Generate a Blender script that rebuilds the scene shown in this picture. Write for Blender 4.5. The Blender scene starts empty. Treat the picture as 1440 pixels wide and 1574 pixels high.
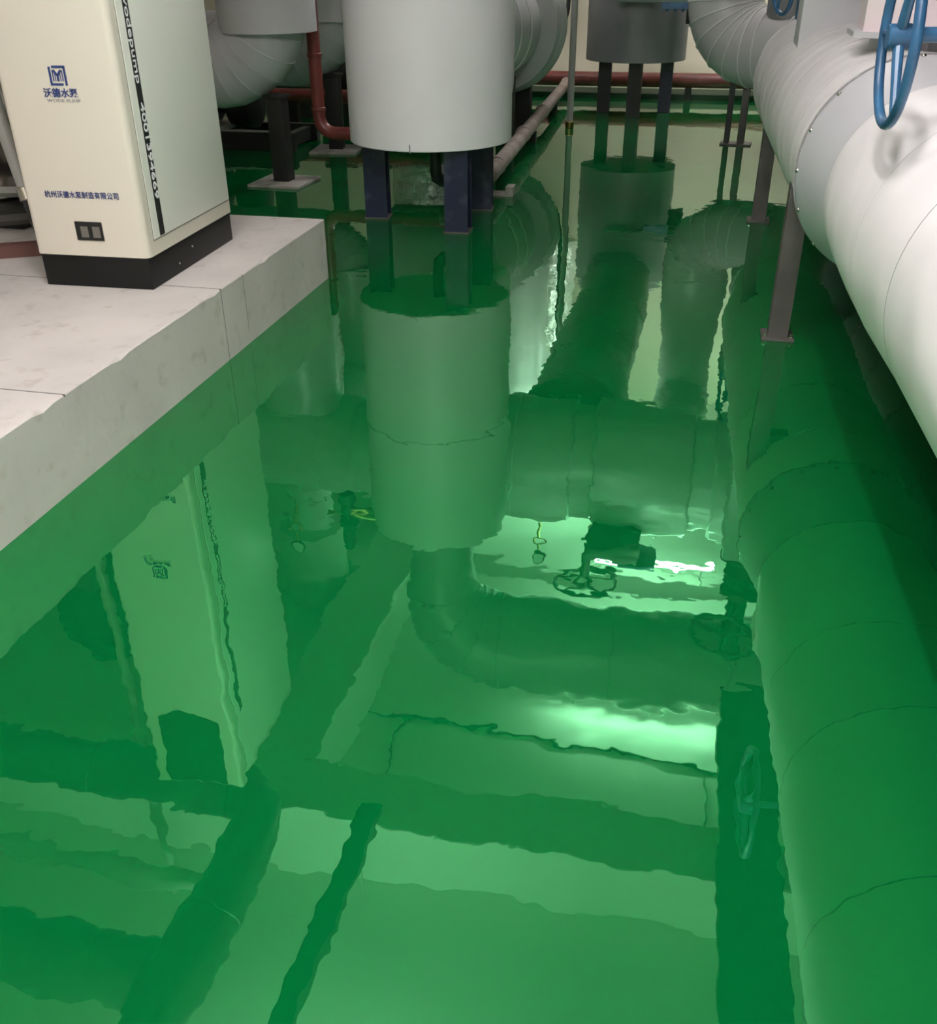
import bpy, bmesh, math, random
from mathutils import Vector, Matrix
random.seed(7)
S = bpy.context.scene
COL = S.collection
PI = math.pi

# ------------------------------------------------------------ camera
CAM_H = 1.6
pi_, ro, ya = map(math.radians, (30.08, -0.41, 12.9))
fw = Vector((-math.sin(ya)*math.cos(pi_), math.cos(ya)*math.cos(pi_), -math.sin(pi_)))
r0 = Vector((math.cos(ya), math.sin(ya), 0)); u0 = r0.cross(fw)
rt = math.cos(ro)*r0 + math.sin(ro)*u0; up = -math.sin(ro)*r0 + math.cos(ro)*u0
cam = bpy.data.objects.new('camera', bpy.data.cameras.new('camera'))
COL.objects.link(cam)
cam.matrix_world = Matrix(((rt.x, up.x, -fw.x, 0), (rt.y, up.y, -fw.y, 0), (rt.z, up.z, -fw.z, CAM_H), (0, 0, 0, 1)))
cam.data.sensor_fit = 'VERTICAL'; cam.data.sensor_height = 36; cam.data.lens = 36*1480/1574
cam.data.clip_start = 0.05
S.camera = cam

# ------------------------------------------------------------ world, exposure
w = bpy.data.worlds.new('world'); S.world = w; w.use_nodes = True
w.node_tree.nodes['Background'].inputs[0].default_value = (0.9, 0.95, 1, 1)
w.node_tree.nodes['Background'].inputs[1].default_value = 0.2
S.view_settings.view_transform = 'Standard'; S.view_settings.look = 'None'
S.view_settings.gamma = 1; S.view_settings.use_curve_mapping = False
S.view_settings.exposure = 0.85

# ceiling tube lamps: x, y, z, length along x, power
LAMPS = [(-0.2, 1.3, 3.75, 1.3, 150), (-1.5, 2.0, 3.85, 1.3, 85), (0.05, 6.95, 4.13, 1.6, 58),
         (-1.1, 10.9, 3.8, 1.3, 115), (-0.9, -1.4, 3.75, 1.3, 175), (0.9, 12.3, 3.8, 1.2, 80), (0.0, 8.85, 4.05, 1.2, 42)]

# ------------------------------------------------------------ materials
def mat(name, col, rough=0.5, metal=0.0, spec=0.5, noise=None, bump=None, coat=0.0, emit=None):
    m = bpy.data.materials.new(name); m.use_nodes = True
    nt = m.node_tree; b = nt.nodes['Principled BSDF']
    b.inputs['Base Color'].default_value = (*col, 1); b.inputs['Roughness'].default_value = rough
    b.inputs['Metallic'].default_value = metal; b.inputs['Specular IOR Level'].default_value = spec
    b.inputs['Coat Weight'].default_value = coat; b.inputs['Coat Roughness'].default_value = 0.08
    tc = nt.nodes.new('ShaderNodeTexCoord')
    if noise:
        col2, scale, lo, hi = noise
        n = nt.nodes.new('ShaderNodeTexNoise'); n.inputs['Scale'].default_value = scale; n.inputs['Detail'].default_value = 6
        cr = nt.nodes.new('ShaderNodeValToRGB')
        cr.color_ramp.elements[0].position = lo; cr.color_ramp.elements[0].color = (*col2, 1)
        cr.color_ramp.elements[1].position = hi; cr.color_ramp.elements[1].color = (*col, 1)
        nt.links.new(tc.outputs['Object'], n.inputs['Vector']); nt.links.new(n.outputs[0], cr.inputs[0])
        nt.links.new(cr.outputs[0], b.inputs['Base Color'])
    if bump:
        scale, dist, det = bump
        n = nt.nodes.new('ShaderNodeTexNoise'); n.inputs['Scale'].default_value = scale; n.inputs['Detail'].default_value = det
        bp = nt.nodes.new('ShaderNodeBump'); bp.inputs['Distance'].default_value = dist
        nt.links.new(tc.outputs['Object'], n.inputs['Vector']); nt.links.new(n.outputs[0], bp.inputs['Height'])
        nt.links.new(bp.outputs[0], b.inputs['Normal'])
    if emit:
        b.inputs['Emission Color'].default_value = (*emit[0], 1); b.inputs['Emission Strength'].default_value = emit[1]
    return m

M = {}
M['jacket'] = mat('grey_jacket', (.56, .55, .56), .30, noise=((.49, .48, .49), 1.5, .3, .6), bump=(2.2, .012, 2))
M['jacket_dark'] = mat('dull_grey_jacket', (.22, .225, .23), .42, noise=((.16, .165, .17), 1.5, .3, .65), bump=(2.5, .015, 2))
M['jacket_white'] = mat('white_jacket', (.84, .80, .80), .42, noise=((.75, .715, .71), 1.3, .3, .6), bump=(1.7, .05, 2))
M['tank'] = mat('tank_jacket', (.70, .685, .69), .42, noise=((.66, .645, .65), .9, .3, .6), bump=(1.0, .006, 1))
M['flange'] = mat('flange_jacket', (.52, .515, .54), .4)
M['seam'] = mat('seam_grey', (.26, .25, .25), .5)
M['bead'] = mat('lit_edge_bead', (.72, .72, .70), .35)  # paler than the jacket: light caught by raised edges put into the colour
M['pinkish'] = mat('pale_pink_jacket', (.80, .66, .68), .4, noise=((.72, .62, .64), 2, .35, .6))
M['cream'] = mat('cream_paint', (.68, .635, .54), .35, noise=((.65, .605, .51), .8, .3, .7))
M['cream_lit'] = mat('cream_door_lit', (.80, .79, .72), .35)  # cabinet cream made lighter, the brighter light on this side painted in
M['black'] = mat('black_paint', (.005, .005, .005), .5, spec=.35)
M['blackvinyl'] = mat('black_vinyl', (.008, .008, .008), .5)
M['white'] = mat('white_print', (.85, .85, .85), .6)
M['navy'] = mat('navy_print', (.02, .04, .16), .6)
M['greyprint'] = mat('grey_print', (.28, .26, .27), .6)
M['blue'] = mat('blue_leg_paint', (.003, .006, .032), .45, noise=((.03, .035, .06), 9, .3, .45))
M['blue_valve'] = mat('blue_valve_paint', (.035, .125, .25), .35, noise=((.02, .075, .16), 8, .35, .6))
M['dark'] = mat('dark_steel', (.006, .006, .0065), .5, noise=((.010, .010, .010), 6, .4, .6))
M['steel'] = mat('brown_grey_steel', (.085, .075, .07), .5, noise=((.06, .052, .048), 5, .4, .6))
M['red'] = mat('red_pipe_paint', (.17, .035, .028), .38, noise=((.12, .025, .02), 6, .4, .6))
M['palepipe'] = mat('dirty_pale_pipe', (.36, .30, .27), .5, noise=((.22, .17, .15), 5, .35, .6))
M['pvc'] = mat('grey_white_plastic', (.38, .38, .36), .4)
M['silver'] = mat('stainless', (.55, .52, .48), .25, metal=1, bump=(3, .02, 2))
M['jacket_shaded'] = mat('shaded_grey_jacket', (.27, .27, .28), .36, noise=((.23, .23, .24), 1.5, .3, .6), bump=(2.2, .012, 2))  # same cladding as the grey jacket, with shade darkened into its colour
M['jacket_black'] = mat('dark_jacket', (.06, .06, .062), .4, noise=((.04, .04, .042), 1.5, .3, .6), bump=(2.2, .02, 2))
M['blocker'] = mat('black_blocker', (.02, .022, .022), .7)  # black tone for the added shapes that darken the floor reflection
M['palepipe2'] = mat('pale_grey_pipe', (.5, .5, .48), .4)
M['foil'] = mat('aluminium_foil', (.92, .92, .9), .35, metal=.45, bump=(7, .08, 3))
M['hose'] = mat('black_hose', (.03, .03, .03), .5)
M['stone'] = mat('pale_stone_plate', (.34, .32, .29), .8, noise=((.22, .20, .18), 7, .35, .6))
M['concrete'] = mat('concrete', (.56, .515, .485), .85, noise=((.48, .445, .42), 2.4, .32, .62), bump=(25, .003, 6))
M['wall'] = mat('cream_wall_paint', (.66, .62, .49), .8, noise=((.60, .56, .44), 1.1, .3, .65))
M['ceil'] = mat('ceiling_paint', (.78, .78, .73), .9, noise=((.73, .73, .68), .6, .3, .7))
M['beam'] = mat('beam_paint', (.76, .76, .71), .9)
M['curb'] = mat('pale_green_curb', (.33, .37, .28), .6)
M['brass'] = mat('brass', (.35, .27, .10), .35, metal=1)
M['glass'] = mat('gauge_face', (.7, .7, .68), .2)
M['tube'] = mat('lamp_tube', (.9, .9, .9), .4, emit=((.97, 1, .98), 9.0))
M['greenplate'] = mat('pale_green_plate', (.16, .22, .19), .5)

def concrete_chip(m):   # fine dark pores and stains
    nt = m.node_tree; b = nt.nodes['Principled BSDF']
    prev = b.inputs['Base Color'].links[0].from_socket
    tc = [n for n in nt.nodes if n.type == 'TEX_COORD'][0]
    v = nt.nodes.new('ShaderNodeTexNoise'); v.inputs['Scale'].default_value = 11; v.inputs['Detail'].default_value = 8
    cr = nt.nodes.new('ShaderNodeValToRGB'); cr.color_ramp.elements[0].position = .30; cr.color_ramp.elements[1].position = .42
    cr.color_ramp.elements[0].color = (.86, .84, .81, 1)
    mx = nt.nodes.new('ShaderNodeMix'); mx.data_type = 'RGBA'; mx.blend_type = 'MULTIPLY'; mx.inputs[0].default_value = 1
    nt.links.new(tc.outputs['Object'], v.inputs['Vector']); nt.links.new(v.outputs[0], cr.inputs[0])
    nt.links.new(prev, mx.inputs[6]); nt.links.new(cr.outputs[0], mx.inputs[7]); nt.links.new(mx.outputs[2], b.inputs['Base Color'])
concrete_chip(M['concrete'])

def floor_material():
    m = bpy.data.materials.new('green_epoxy'); m.use_nodes = True; nt = m.node_tree; nt.nodes.clear()
    N = nt.nodes.new; L = nt.links.new
    out = N('ShaderNodeOutputMaterial'); tc = N('ShaderNodeTexCoord')
    n1 = N('ShaderNodeTexNoise'); n1.inputs['Scale'].default_value = 1.1; n1.inputs['Detail'].default_value = 1.5
    n2 = N('ShaderNodeTexNoise'); n2.inputs['Scale'].default_value = 6; n2.inputs['Detail'].default_value = 2.5
    L(tc.outputs['Object'], n1.inputs['Vector']); L(tc.outputs['Object'], n2.inputs['Vector'])
    b1 = N('ShaderNodeBump'); b1.inputs['Distance'].default_value = .0055
    b2 = N('ShaderNodeBump'); b2.inputs['Distance'].default_value = .0008
    L(n1.outputs[0], b1.inputs['Height']); L(n2.outputs[0], b2.inputs['Height']); L(b1.outputs[0], b2.inputs['Normal'])
    d = N('ShaderNodeBsdfDiffuse'); d.inputs['Color'].default_value = (.0003, .108, .023, 1)
    g = N('ShaderNodeBsdfGlossy'); g.inputs['Roughness'].default_value = .004; 
    lw = N('ShaderNodeLayerWeight'); lw.inputs['Blend'].default_value = .5
    cr = N('ShaderNodeValToRGB'); cr.color_ramp.elements[0].position = .50; cr.color_ramp.elements[0].color = (.33, 1, .50, 1)
    cr.color_ramp.elements[1].position = .90; cr.color_ramp.elements[1].color = (1, 1, .96, 1)
    L(lw.outputs['Facing'], cr.inputs[0]); L(cr.outputs[0], g.inputs['Color'])
    L(b2.outputs[0], g.inputs['Normal'])
    fr = N('ShaderNodeFresnel'); fr.inputs['IOR'].default_value = 2.65; L(b2.outputs[0], fr.inputs['Normal'])
    mx = N('ShaderNodeMixShader'); L(fr.outputs[0], mx.inputs[0]); L(d.outputs[0], mx.inputs[1]); L(g.outputs[0], mx.inputs[2])
    L(mx.outputs[0], out.inputs['Surface'])
    return m
M['floor'] = floor_material()

# ------------------------------------------------------------ object helpers
def thing(name, label, cat, loc=(0, 0, 0), rotz=0.0, group=None):
    o = bpy.data.objects.new(name, None); COL.objects.link(o)
    o.location = loc; o.rotation_euler = (0, 0, rotz); o['label'] = label; o['category'] = cat
    o.empty_display_size = .1
    if group: o['group'] = group
    return o

def base_of(o):
    while o.parent: o = o.parent
    return o

def obj(name, bm, m, parent=None, smooth=True, world=True, label=None, loc=None):
    """link bm as one mesh; with a parent, world coordinates are brought into the thing's own frame"""
    me = bpy.data.meshes.new(name)
    o = bpy.data.objects.new(name, me); COL.objects.link(o)
    if parent is not None and world:
        t = base_of(parent)
        bm.transform((Matrix.Translation(t.location) @ Matrix.Rotation(t.rotation_euler.z, 4, 'Z')).inverted())
    bmesh.ops.recalc_face_normals(bm, faces=bm.faces)
    if loc is not None:
        bm.transform(Matrix.Translation(-Vector(loc))); o.location = loc
    bm.to_mesh(me); bm.free()
    me.materials.append(m if not isinstance(m, str) else M[m])
    if smooth:
        me.shade_smooth()
        me.set_sharp_from_angle(angle=math.radians(32))
    if parent is not None: o.parent = parent
    if label: o['label'] = label
    return o

def tag(o, label, cat, group=None, kind=None):
    if label: o['label'] = label
    if cat: o['category'] = cat
    if group: o['group'] = group
    if kind: o['kind'] = kind
    return o

def struct(name, bm, m, smooth=False):
    o = obj(name, bm, m, None, smooth); o['kind'] = 'structure'; return o

def dup(root, loc, rotz=None, label=None):
    r = root.copy(); COL.objects.link(r); r.location = loc
    if rotz is not None: r.rotation_euler = (0, 0, rotz)
    if label: r['label'] = label
    for ch in list(root.children):
        c = ch.copy(); COL.objects.link(c); c.parent = r
        for gch in list(ch.children):
            d = gch.copy(); COL.objects.link(d); d.parent = c
    return r

# ------------------------------------------------------------ shape helpers
def B(): return bmesh.new()

def add_box(bm, x0, x1, y0, y1, z0, z1, bev=0.0, rot=None):
    t = bmesh.new(); bmesh.ops.create_cube(t, size=1)
    t.transform(Matrix.Translation(((x0+x1)/2, (y0+y1)/2, (z0+z1)/2)) @ Matrix.Diagonal((abs(x1-x0), abs(y1-y0), abs(z1-z0), 1)))
    if bev: bmesh.ops.bevel(t, geom=list(t.edges), offset=bev, segments=2, affect='EDGES', profile=.6)
    if rot: t.transform(rot)
    merge(bm, t); return bm

def merge(bm, t):
    vm = {}
    for v in t.verts: vm[v] = bm.verts.new(v.co)
    for f in t.faces:
        try: bm.faces.new([vm[v] for v in f.verts])
        except ValueError: pass
    t.free()

def frames(pts):
    n = len(pts); tang = []
    for i in range(n):
        a = pts[max(0, i-1)]; b = pts[min(n-1, i+1)]
        d = b-a
        tang.append(d.normalized() if d.length > 1e-9 else (tang[-1] if tang else Vector((0, 0, 1))))
    ref = Vector((0, 0, 1)) if abs(tang[0].z) < .9 else Vector((1, 0, 0))
    u = (ref - tang[0]*ref.dot(tang[0])).normalized(); us = [u]
    for i in range(1, n):
        u = us[-1]; u = u - tang[i]*u.dot(tang[i]); u.normalize(); us.append(u)
    return tang, us

def sweep(bm, pts, rad, seg=28, closed=False, caps=True, sx=1.0):
    pts = [Vector(p) for p in pts]
    if not hasattr(rad, '__len__'): rad = [rad]*len(pts)
    if closed:
        n = len(pts)
        tang = [(pts[(i+1) % n]-pts[i-1]).normalized() for i in range(n)]
        nrm = (pts[1]-pts[0]).cross(pts[2]-pts[1]).normalized()
        us = [nrm for _ in pts]
    else: tang, us = frames(pts)
    rings = []
    for p, t, u, r in zip(pts, tang, us, rad):
        v = t.cross(u)
        rings.append([bm.verts.new(p + (u*math.cos(2*PI*k/seg)*sx + v*math.sin(2*PI*k/seg))*r) for k in range(seg)])
    m = len(rings)
    for i in range(m if closed else m-1):
        a, b = rings[i], rings[(i+1) % m]
        for k in range(seg):
            bm.faces.new((a[k], a[(k+1) % seg], b[(k+1) % seg], b[k]))
    if caps and not closed:
        bm.faces.new(rings[0][::-1]); bm.faces.new(rings[-1])
    return bm

def cyl(bm, a, b, r, seg=24, bev=0.0):
    a = Vector(a); b = Vector(b)
    if bev:
        d = (b-a).normalized()*bev
        return sweep(bm, [a, a+d, b-d, b], [r-bev, r, r, r-bev], seg)
    return sweep(bm, [a, b], r, seg)

def route(pts, bend, step=6):
    """polyline with rounded corners; returns points"""
    P_ = [Vector(p) for p in pts]; out = [P_[0]]
    for i in range(1, len(P_)-1):
        a, c, b = P_[i-1], P_[i], P_[i+1]
        d1 = (a-c).normalized(); d2 = (b-c).normalized()
        ang = d1.angle(d2); off = bend/math.tan(ang/2)
        s, e = c+d1*off, c+d2*off
        ctr = c + (d1+d2).normalized()*(bend/math.sin(ang/2))
        v1, v2 = s-ctr, e-ctr; tot = v1.angle(v2); ax = v1.cross(v2).normalized()
        n = max(4, int(math.degrees(tot)/step))
        for k in range(n+1):
            out.append(ctr + Matrix.Rotation(tot*k/n, 3, ax) @ v1)
    out.append(P_[-1]); return out

def resample(pts, ds):
    out = [pts[0]]; 
    for a, b in zip(pts[:-1], pts[1:]):
        n = max(1, int((b-a).length/ds))
        for k in range(1, n+1): out.append(a.lerp(b, k/n))
    return out

def jacket(bm, pts, r, seams, seam_h=.006, seam_w=.008, seg=48, lap=0.0, ds=.04):
    """insulated pipe: swept tube with raised seam beads at arc lengths `seams` (list of distances); lap steps the radius"""
    pts = resample([Vector(p) for p in pts], ds)
    L = [0.0]
    for a, b in zip(pts[:-1], pts[1:]): L.append(L[-1]+(b-a).length)
    rf = r if callable(r) else (lambda s: r)
    def at(s):
        for i in range(len(L)-1):
            if L[i+1] >= s:
                t = (s-L[i])/max(1e-9, L[i+1]-L[i]); return pts[i].lerp(pts[i+1], t)
        return pts[-1]
    samp = [(s, 0.0) for s in L if all(abs(s-q) > seam_w*1.6 for q in seams)]
    for q in seams:
        if q <= 0 or q >= L[-1]: continue
        samp += [(q-seam_w, 0), (q-seam_w*.45, seam_h), (q+seam_w*.45, seam_h), (q+seam_w, 0)]
    samp.sort()
    sweep(bm, [at(s) for s, _ in samp], [rf(s)+h for s, h in samp], seg)
    return L[-1]

def seam_rings(parent, pts, rf, seams, m='bead', thick=.008):
    pts = resample([Vector(p) for p in pts], .03)
    L = [0.0]
    for a, b in zip(pts[:-1], pts[1:]): L.append(L[-1]+(b-a).length)
    tang, us = frames(pts)
    for q in seams:
        i = min(range(len(L)), key=lambda i: abs(L[i]-q)); t, u = tang[i], us[i]; v = t.cross(u); r = rf(L[i])+.003
        bm = B(); sweep(bm, [pts[i]+(u*math.cos(2*PI*k/56)+v*math.sin(2*PI*k/56))*r for k in range(56)], thick, 6, closed=True)
        obj('seam', bm, m, parent)

def lathe(bm, prof, origin=(0, 0, 0), axis='Z', seg=48):
    o = Vector(origin)
    def pt(r, h, a):
        c, s = r*math.cos(a), r*math.sin(a)
        if axis == 'Z': return o+Vector((c, s, h))
        if axis == 'Y': return o+Vector((c, h, s))
        return o+Vector((h, c, s))
    rings = [[bm.verts.new(pt(r, h, 2*PI*k/seg)) for k in range(seg)] for r, h in prof]
    for a, b in zip(rings[:-1], rings[1:]):
        for k in range(seg): bm.faces.new((a[k], a[(k+1) % seg], b[(k+1) % seg], b[k]))
    bm.faces.new(rings[0]); bm.faces.new(rings[-1][::-1])
    return bm

def prism(bm, poly, z0, z1):
    a = [bm.verts.new((x, y, z0)) for x, y in poly]; b = [bm.verts.new((x, y, z1)) for x, y in poly]
    bm.faces.new(a[::-1]); bm.faces.new(b)
    n = len(poly)
    for i in range(n): bm.faces.new((a[i], a[(i+1) % n], b[(i+1) % n], b[i]))
    return bm

def text_obj(name, s, size, m, parent, origin, ex, ey, length=None, thick=.0008, align='LEFT', font_bold=0.0):
    """text mesh lying in the plane (ex, ey) at origin; coordinates in the thing's own frame"""
    c = bpy.data.curves.new(name, 'FONT'); c.body = s; c.size = size; c.align_x = align; c.align_y = 'CENTER'; c.extrude = thick
    c.offset = font_bold
    t = bpy.data.objects.new('tmp', c); COL.objects.link(t)
    dg = bpy.context.evaluated_depsgraph_get()
    me = bpy.data.meshes.new_from_object(t.evaluated_get(dg))
    bpy.data.objects.remove(t); bpy.data.curves.remove(c)
    xs = [v.co.x for v in me.vertices]; k = 1.0
    if length: k = length/(max(xs)-min(xs))
    x0 = min(xs) if align == 'LEFT' else (max(xs)+min(xs))/2
    ex = Vector(ex); ey = Vector(ey); ez = ex.cross(ey)
    for v in me.vertices:
        v.co = Vector(origin) + ex*((v.co.x-x0)*k) + ey*v.co.y + ez*(v.co.z + thick)
    me.materials.append(M[m])
    o = bpy.data.objects.new(name, me); COL.objects.link(o); o.parent = parent
    return o

# ------------------------------------------------------------ room shell
XL, XR, YF, YB, ZC = -7.5, 3.6, -3.2, 14.2, 4.4
ZB = 3.8
bm = B(); add_box(bm, XL, XR, YF, YB, -.2, 0); struct('floor', bm, 'floor')
bm = B(); add_box(bm, XL-.2, XR+.2, YF-.2, YB+.2, ZC, ZC+.2); struct('ceiling', bm, 'ceil')
bm = B(); add_box(bm, XL-.2, XR+.2, YB, YB+.2, -.2, ZC); struct('wall_back', bm, 'wall')
bm = B(); add_box(bm, XL-.2, XR+.2, YF-.2, YF, -.2, ZC); struct('wall_front', bm, 'wall')
bm = B(); add_box(bm, XL-.2, XL, YF, YB, -.2, ZC); struct('wall_left', bm, 'wall')
bm = B(); add_box(bm, XR, XR+.2, YF, YB, -.2, ZC); struct('wall_right', bm, 'wall')
# curb along the back wall, painted green low on its face
bm = B(); add_box(bm, XL, XR, 13.42, YB, .05, .12, .004); struct('baseboard_back', bm, 'curb')
bm = B(); add_box(bm, XL, XR, 13.415, YB, 0, .05); struct('trim_1', bm, mat('green_skirting', (.0, .075, .025), .3))
# beams under the ceiling
k = 0
def beam(x0, x1, y0, y1, z0=ZB):
    global k
    k += 1; bm = B(); add_box(bm, x0, x1, y0, y1, z0, ZC, .012); struct('trim_%d' % (k+1), bm, 'beam')
beam(-2.94, -2.40, 5.08, YB)        # long beam on the left, behind the cross beam
beam(XL, XR, 4.61, 5.08)            # cross beam
beam(XL, XR, 7.98, 8.28, 3.86)

t = bpy.data.objects.new('ceiling_conduit', None); COL.objects.link(t); t.location = (-1, 6.3, 4.39)
t['label'] = 'thin dark conduit fixed across the ceiling between the beams'; t['category'] = 'conduit'
bm = B(); sweep(bm, [(-2.40, 6.32, 4.385), (-1.2, 6.33, 4.385), (.2, 6.29, 4.385), (XR-.02, 6.30, 4.385)], .016, 8); obj('tube', bm, 'hose', t)
for x in (-2.05, .62):
    bm = B(); sweep(bm, [(x, 6.32, 4.39), (x, 5.08, 4.39)], .007, 6); obj('branch_wire', bm, 'hose', t)

# ------------------------------------------------------------ concrete plinth
bm = B()
prof = [(-1.99, 0)]; 
# near edge with chipped arris: build as extruded strips along Y
ys = [-2.6 + i*.06 for i in range(int((5.14+2.6)/.06)+1)] + [5.14]
rows = []
for i, y in enumerate(ys):
    ch = .004 + .006*max(0, random.random()-.6) + (.010 if random.random() > .93 else 0)
    rows.append([Vector((-6.2, y, 0)), Vector((-6.2, y, .33)), Vector((-1.99-ch, y, .33)), Vector((-1.99, y, .33-ch*.9)), Vector((-1.99, y, 0))])
vr = [[bm.verts.new(p) for p in r] for r in rows]
for a, b in zip(vr[:-1], vr[1:]):
    for j in range(4): bm.faces.new((a[j], a[j+1], b[j+1], b[j]))
bm.faces.new(vr[0]); bm.faces.new(vr[-1][::-1])
plinth = obj('concrete_plinth', bm, 'concrete', None, smooth=False)
tag(plinth, 'low grey concrete equipment plinth carrying the cream cabinet', 'plinth', kind='structure')
# saw joints in the plinth
bm = B()
for y, x1 in ((2.62, -1.988), (3.82, -1.988)):
    add_box(bm, -6.1, x1, y-.0025, y+.0025, .322, .3306)
add_box(bm, -1.992, -1.9895, 3.818, 3.822, .0, .33); add_box(bm, -1.992, -1.9895, 4.05, 4.053, .05, .33)
obj('joint', bm, mat('joint_dark', (.10, .09, .08), .9), plinth, smooth=False, world=False)

# ------------------------------------------------------------ cream control cabinet
cabx, caby = -2.271, 3.747
CAB = thing('control_cabinet', 'tall cream control cabinet with black base and vertical black lettering stripe', 'cabinet', (cabx, caby, .33), math.radians(2))
# local frame: origin at front right corner on the plinth, -X to the left, +Y to the back
W_, D_ = .51, .885
bm = B(); add_box(bm, -W_, 0, 0, D_, 0, .145, .004); obj('base', bm, 'black', CAB, world=False, label='black base')
H0, H1 = .142, 2.37
def rounded(x0, x1, y0, y1, r, n=5):
    out = []
    for cx_, cy_, a0 in ((x1-r, y0+r, -PI/2), (x1-r, y1-r, 0), (x0+r, y1-r, PI/2), (x0+r, y0+r, PI)):
        for q in range(n+1):
            a = a0+PI/2*q/n; out.append((cx_+r*math.cos(a), cy_+r*math.sin(a)))
    return out
bm = B(); prism(bm, rounded(-W_-.012, .012, -.012, D_+.01, .028), H0, H1); 
obj('body', bm, 'cream', CAB, world=False)
# side door with shadow gap
fx = .012
bm = B(); add_box(bm, fx-.002, fx+.0035, .055, D_-.02, H0+.065, H1-.05, .0015)
door = obj('door', bm, 'cream_lit', CAB, world=False)
bm = B(); 
for (a, b, c, d) in ((.050, .055, H0+.06, H1-.045), (D_-.02, D_-.015, H0+.06, H1-.045)): add_box(bm, fx-.002, fx+.0006, a, b, c, d)
add_box(bm, fx-.002, fx+.0006, .05, D_-.015, H0+.06, H0+.065)
obj('gap', bm, mat('gap_grey', (.22, .21, .18), .8), door, world=False, smooth=False, label='grey shadow gap round the door')
bm = B(); add_box(bm, fx, fx+.005, .108, .152, H0+.070, 1.86); stripe = obj('stripe', bm, 'blackvinyl', CAB, world=False, smooth=False, label='black vertical stripe')
tx = fx+.0052
text_obj('lettering', 'wodepump', .047, 'white', stripe, (tx, .131, 1.158), (0, 0, -1), (0, 1, 0), length=.335, font_bold=.0002)
text_obj('lettering', '4001394669', .047, 'white', stripe, (tx, .131, .750), (0, 0, -1), (0, 1, 0), length=.385, font_bold=.0002)
# front face (towards the viewer, y = -.012)
fy = -.0125
ex, ey = (1, 0, 0), (0, 0, 1)
lg = B()
lx, lz, s = -.248, .862, .034   # logo centre
def bar(x0, z0, x1, z1, t):
    d = Vector((x1-x0, 0, z1-z0)); L_ = d.length; a = math.atan2(d.z, d.x)
    add_box(lg, -L_/2, L_/2, -.001, .001, -t/2, t/2, rot=Matrix.Translation(((x0+x1)/2, fy-.001, (z0+z1)/2)) @ Matrix.Rotation(-a, 4, 'Y'))
o_ = s*.95
bar(lx-o_, lz+o_, lx-o_, lz-o_+.002, .009); bar(lx-o_-.0045, lz-o_, lx+o_-.014, lz-o_, .009)
bar(lx-o_+.012, lz+o_, lx+o_+.0045, lz+o_, .009); bar(lx+o_, lz+o_, lx+o_, lz-o_-.004, .009)
i_ = s*.60
bar(lx-i_, lz+i_, lx-i_, lz-i_, .004); bar(lx+i_, lz+i_, lx+i_, lz-i_, .004)
bar(lx-i_+.004, lz+i_, lx, lz, .009); bar(lx+i_-.004, lz+i_, lx, lz, .009); bar(lx, lz+.004, lx, lz-i_, .009)
bar(lx-i_+.009, lz+i_-.012, lx-i_+.009, lz-i_, .003); bar(lx+i_-.009, lz+i_-.012, lx+i_-.009, lz-i_, .003)
obj('emblem', lg, 'navy', CAB, world=False, smooth=False, label='dark blue square emblem')
text_obj('lettering', '沃德水泵', .036, 'navy', CAB, (-.250, fy, .796), ex, ey, length=.152, align='CENTER', font_bold=.0008)
text_obj('lettering', 'WODE PUMP', .017, 'greyprint', CAB, (-.243, fy, .769), ex, ey, length=.148, align='CENTER')
text_obj('lettering', '杭州沃德水泵制造有限公司', .030, 'navy', CAB, (-.250, fy, .398), ex, ey, length=.34, align='CENTER', font_bold=.0004)
# vent / socket at the foot
bm = B(); add_box(bm, -.308, -.182, fy-.004, fy+.002, .210, .290, .003)
vent = obj('vent', bm, 'blackvinyl', CAB, world=False, label='small black louvred vent')
bm = B()
for x0 in (-.283, -.228):
    bm = B()
    for q in range(4): add_box(bm, x0, x0+.034, fy-.006, fy-.0035, .224+q*.013, .231+q*.013)
    add_box(bm, x0, x0+.034, fy-.0045, fy-.0035, .224, .270)
    obj('louvre', bm, mat('vent_grey', (.16, .15, .13), .5), vent, world=False, smooth=False)
bm = B(); pts = [(-.44, 2.36), (-.44, 1.90)] + [(-.44+.36*q/10, 1.90-.07*math.sin(PI*q/10)**.6) for q in range(1, 10)] + [(-.08, 1.90), (-.08, 2.36)]
a = [bm.verts.new((x, fy-.006, z)) for x, z in pts]; b = [bm.verts.new((x, fy+.001, z)) for x, z in pts]
bm.faces.new(a); bm.faces.new(b[::-1])
for i in range(len(pts)): bm.faces.new((a[i], a[(i+1) % len(pts)], b[(i+1) % len(pts)], b[i]))
obj('display_panel', bm, 'black', CAB, world=False, smooth=False, label='dark display panel with curved lower edge')
for yy, zz in ((.27, .045), (.42, .085)):
    bm = B(); bmesh.ops.create_uvsphere(bm, u_segments=10, v_segments=6, radius=.006); bm.transform(Matrix.Translation((.001, yy, zz)))
    obj('screw', bm, 'silver', CAB, world=False)

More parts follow.
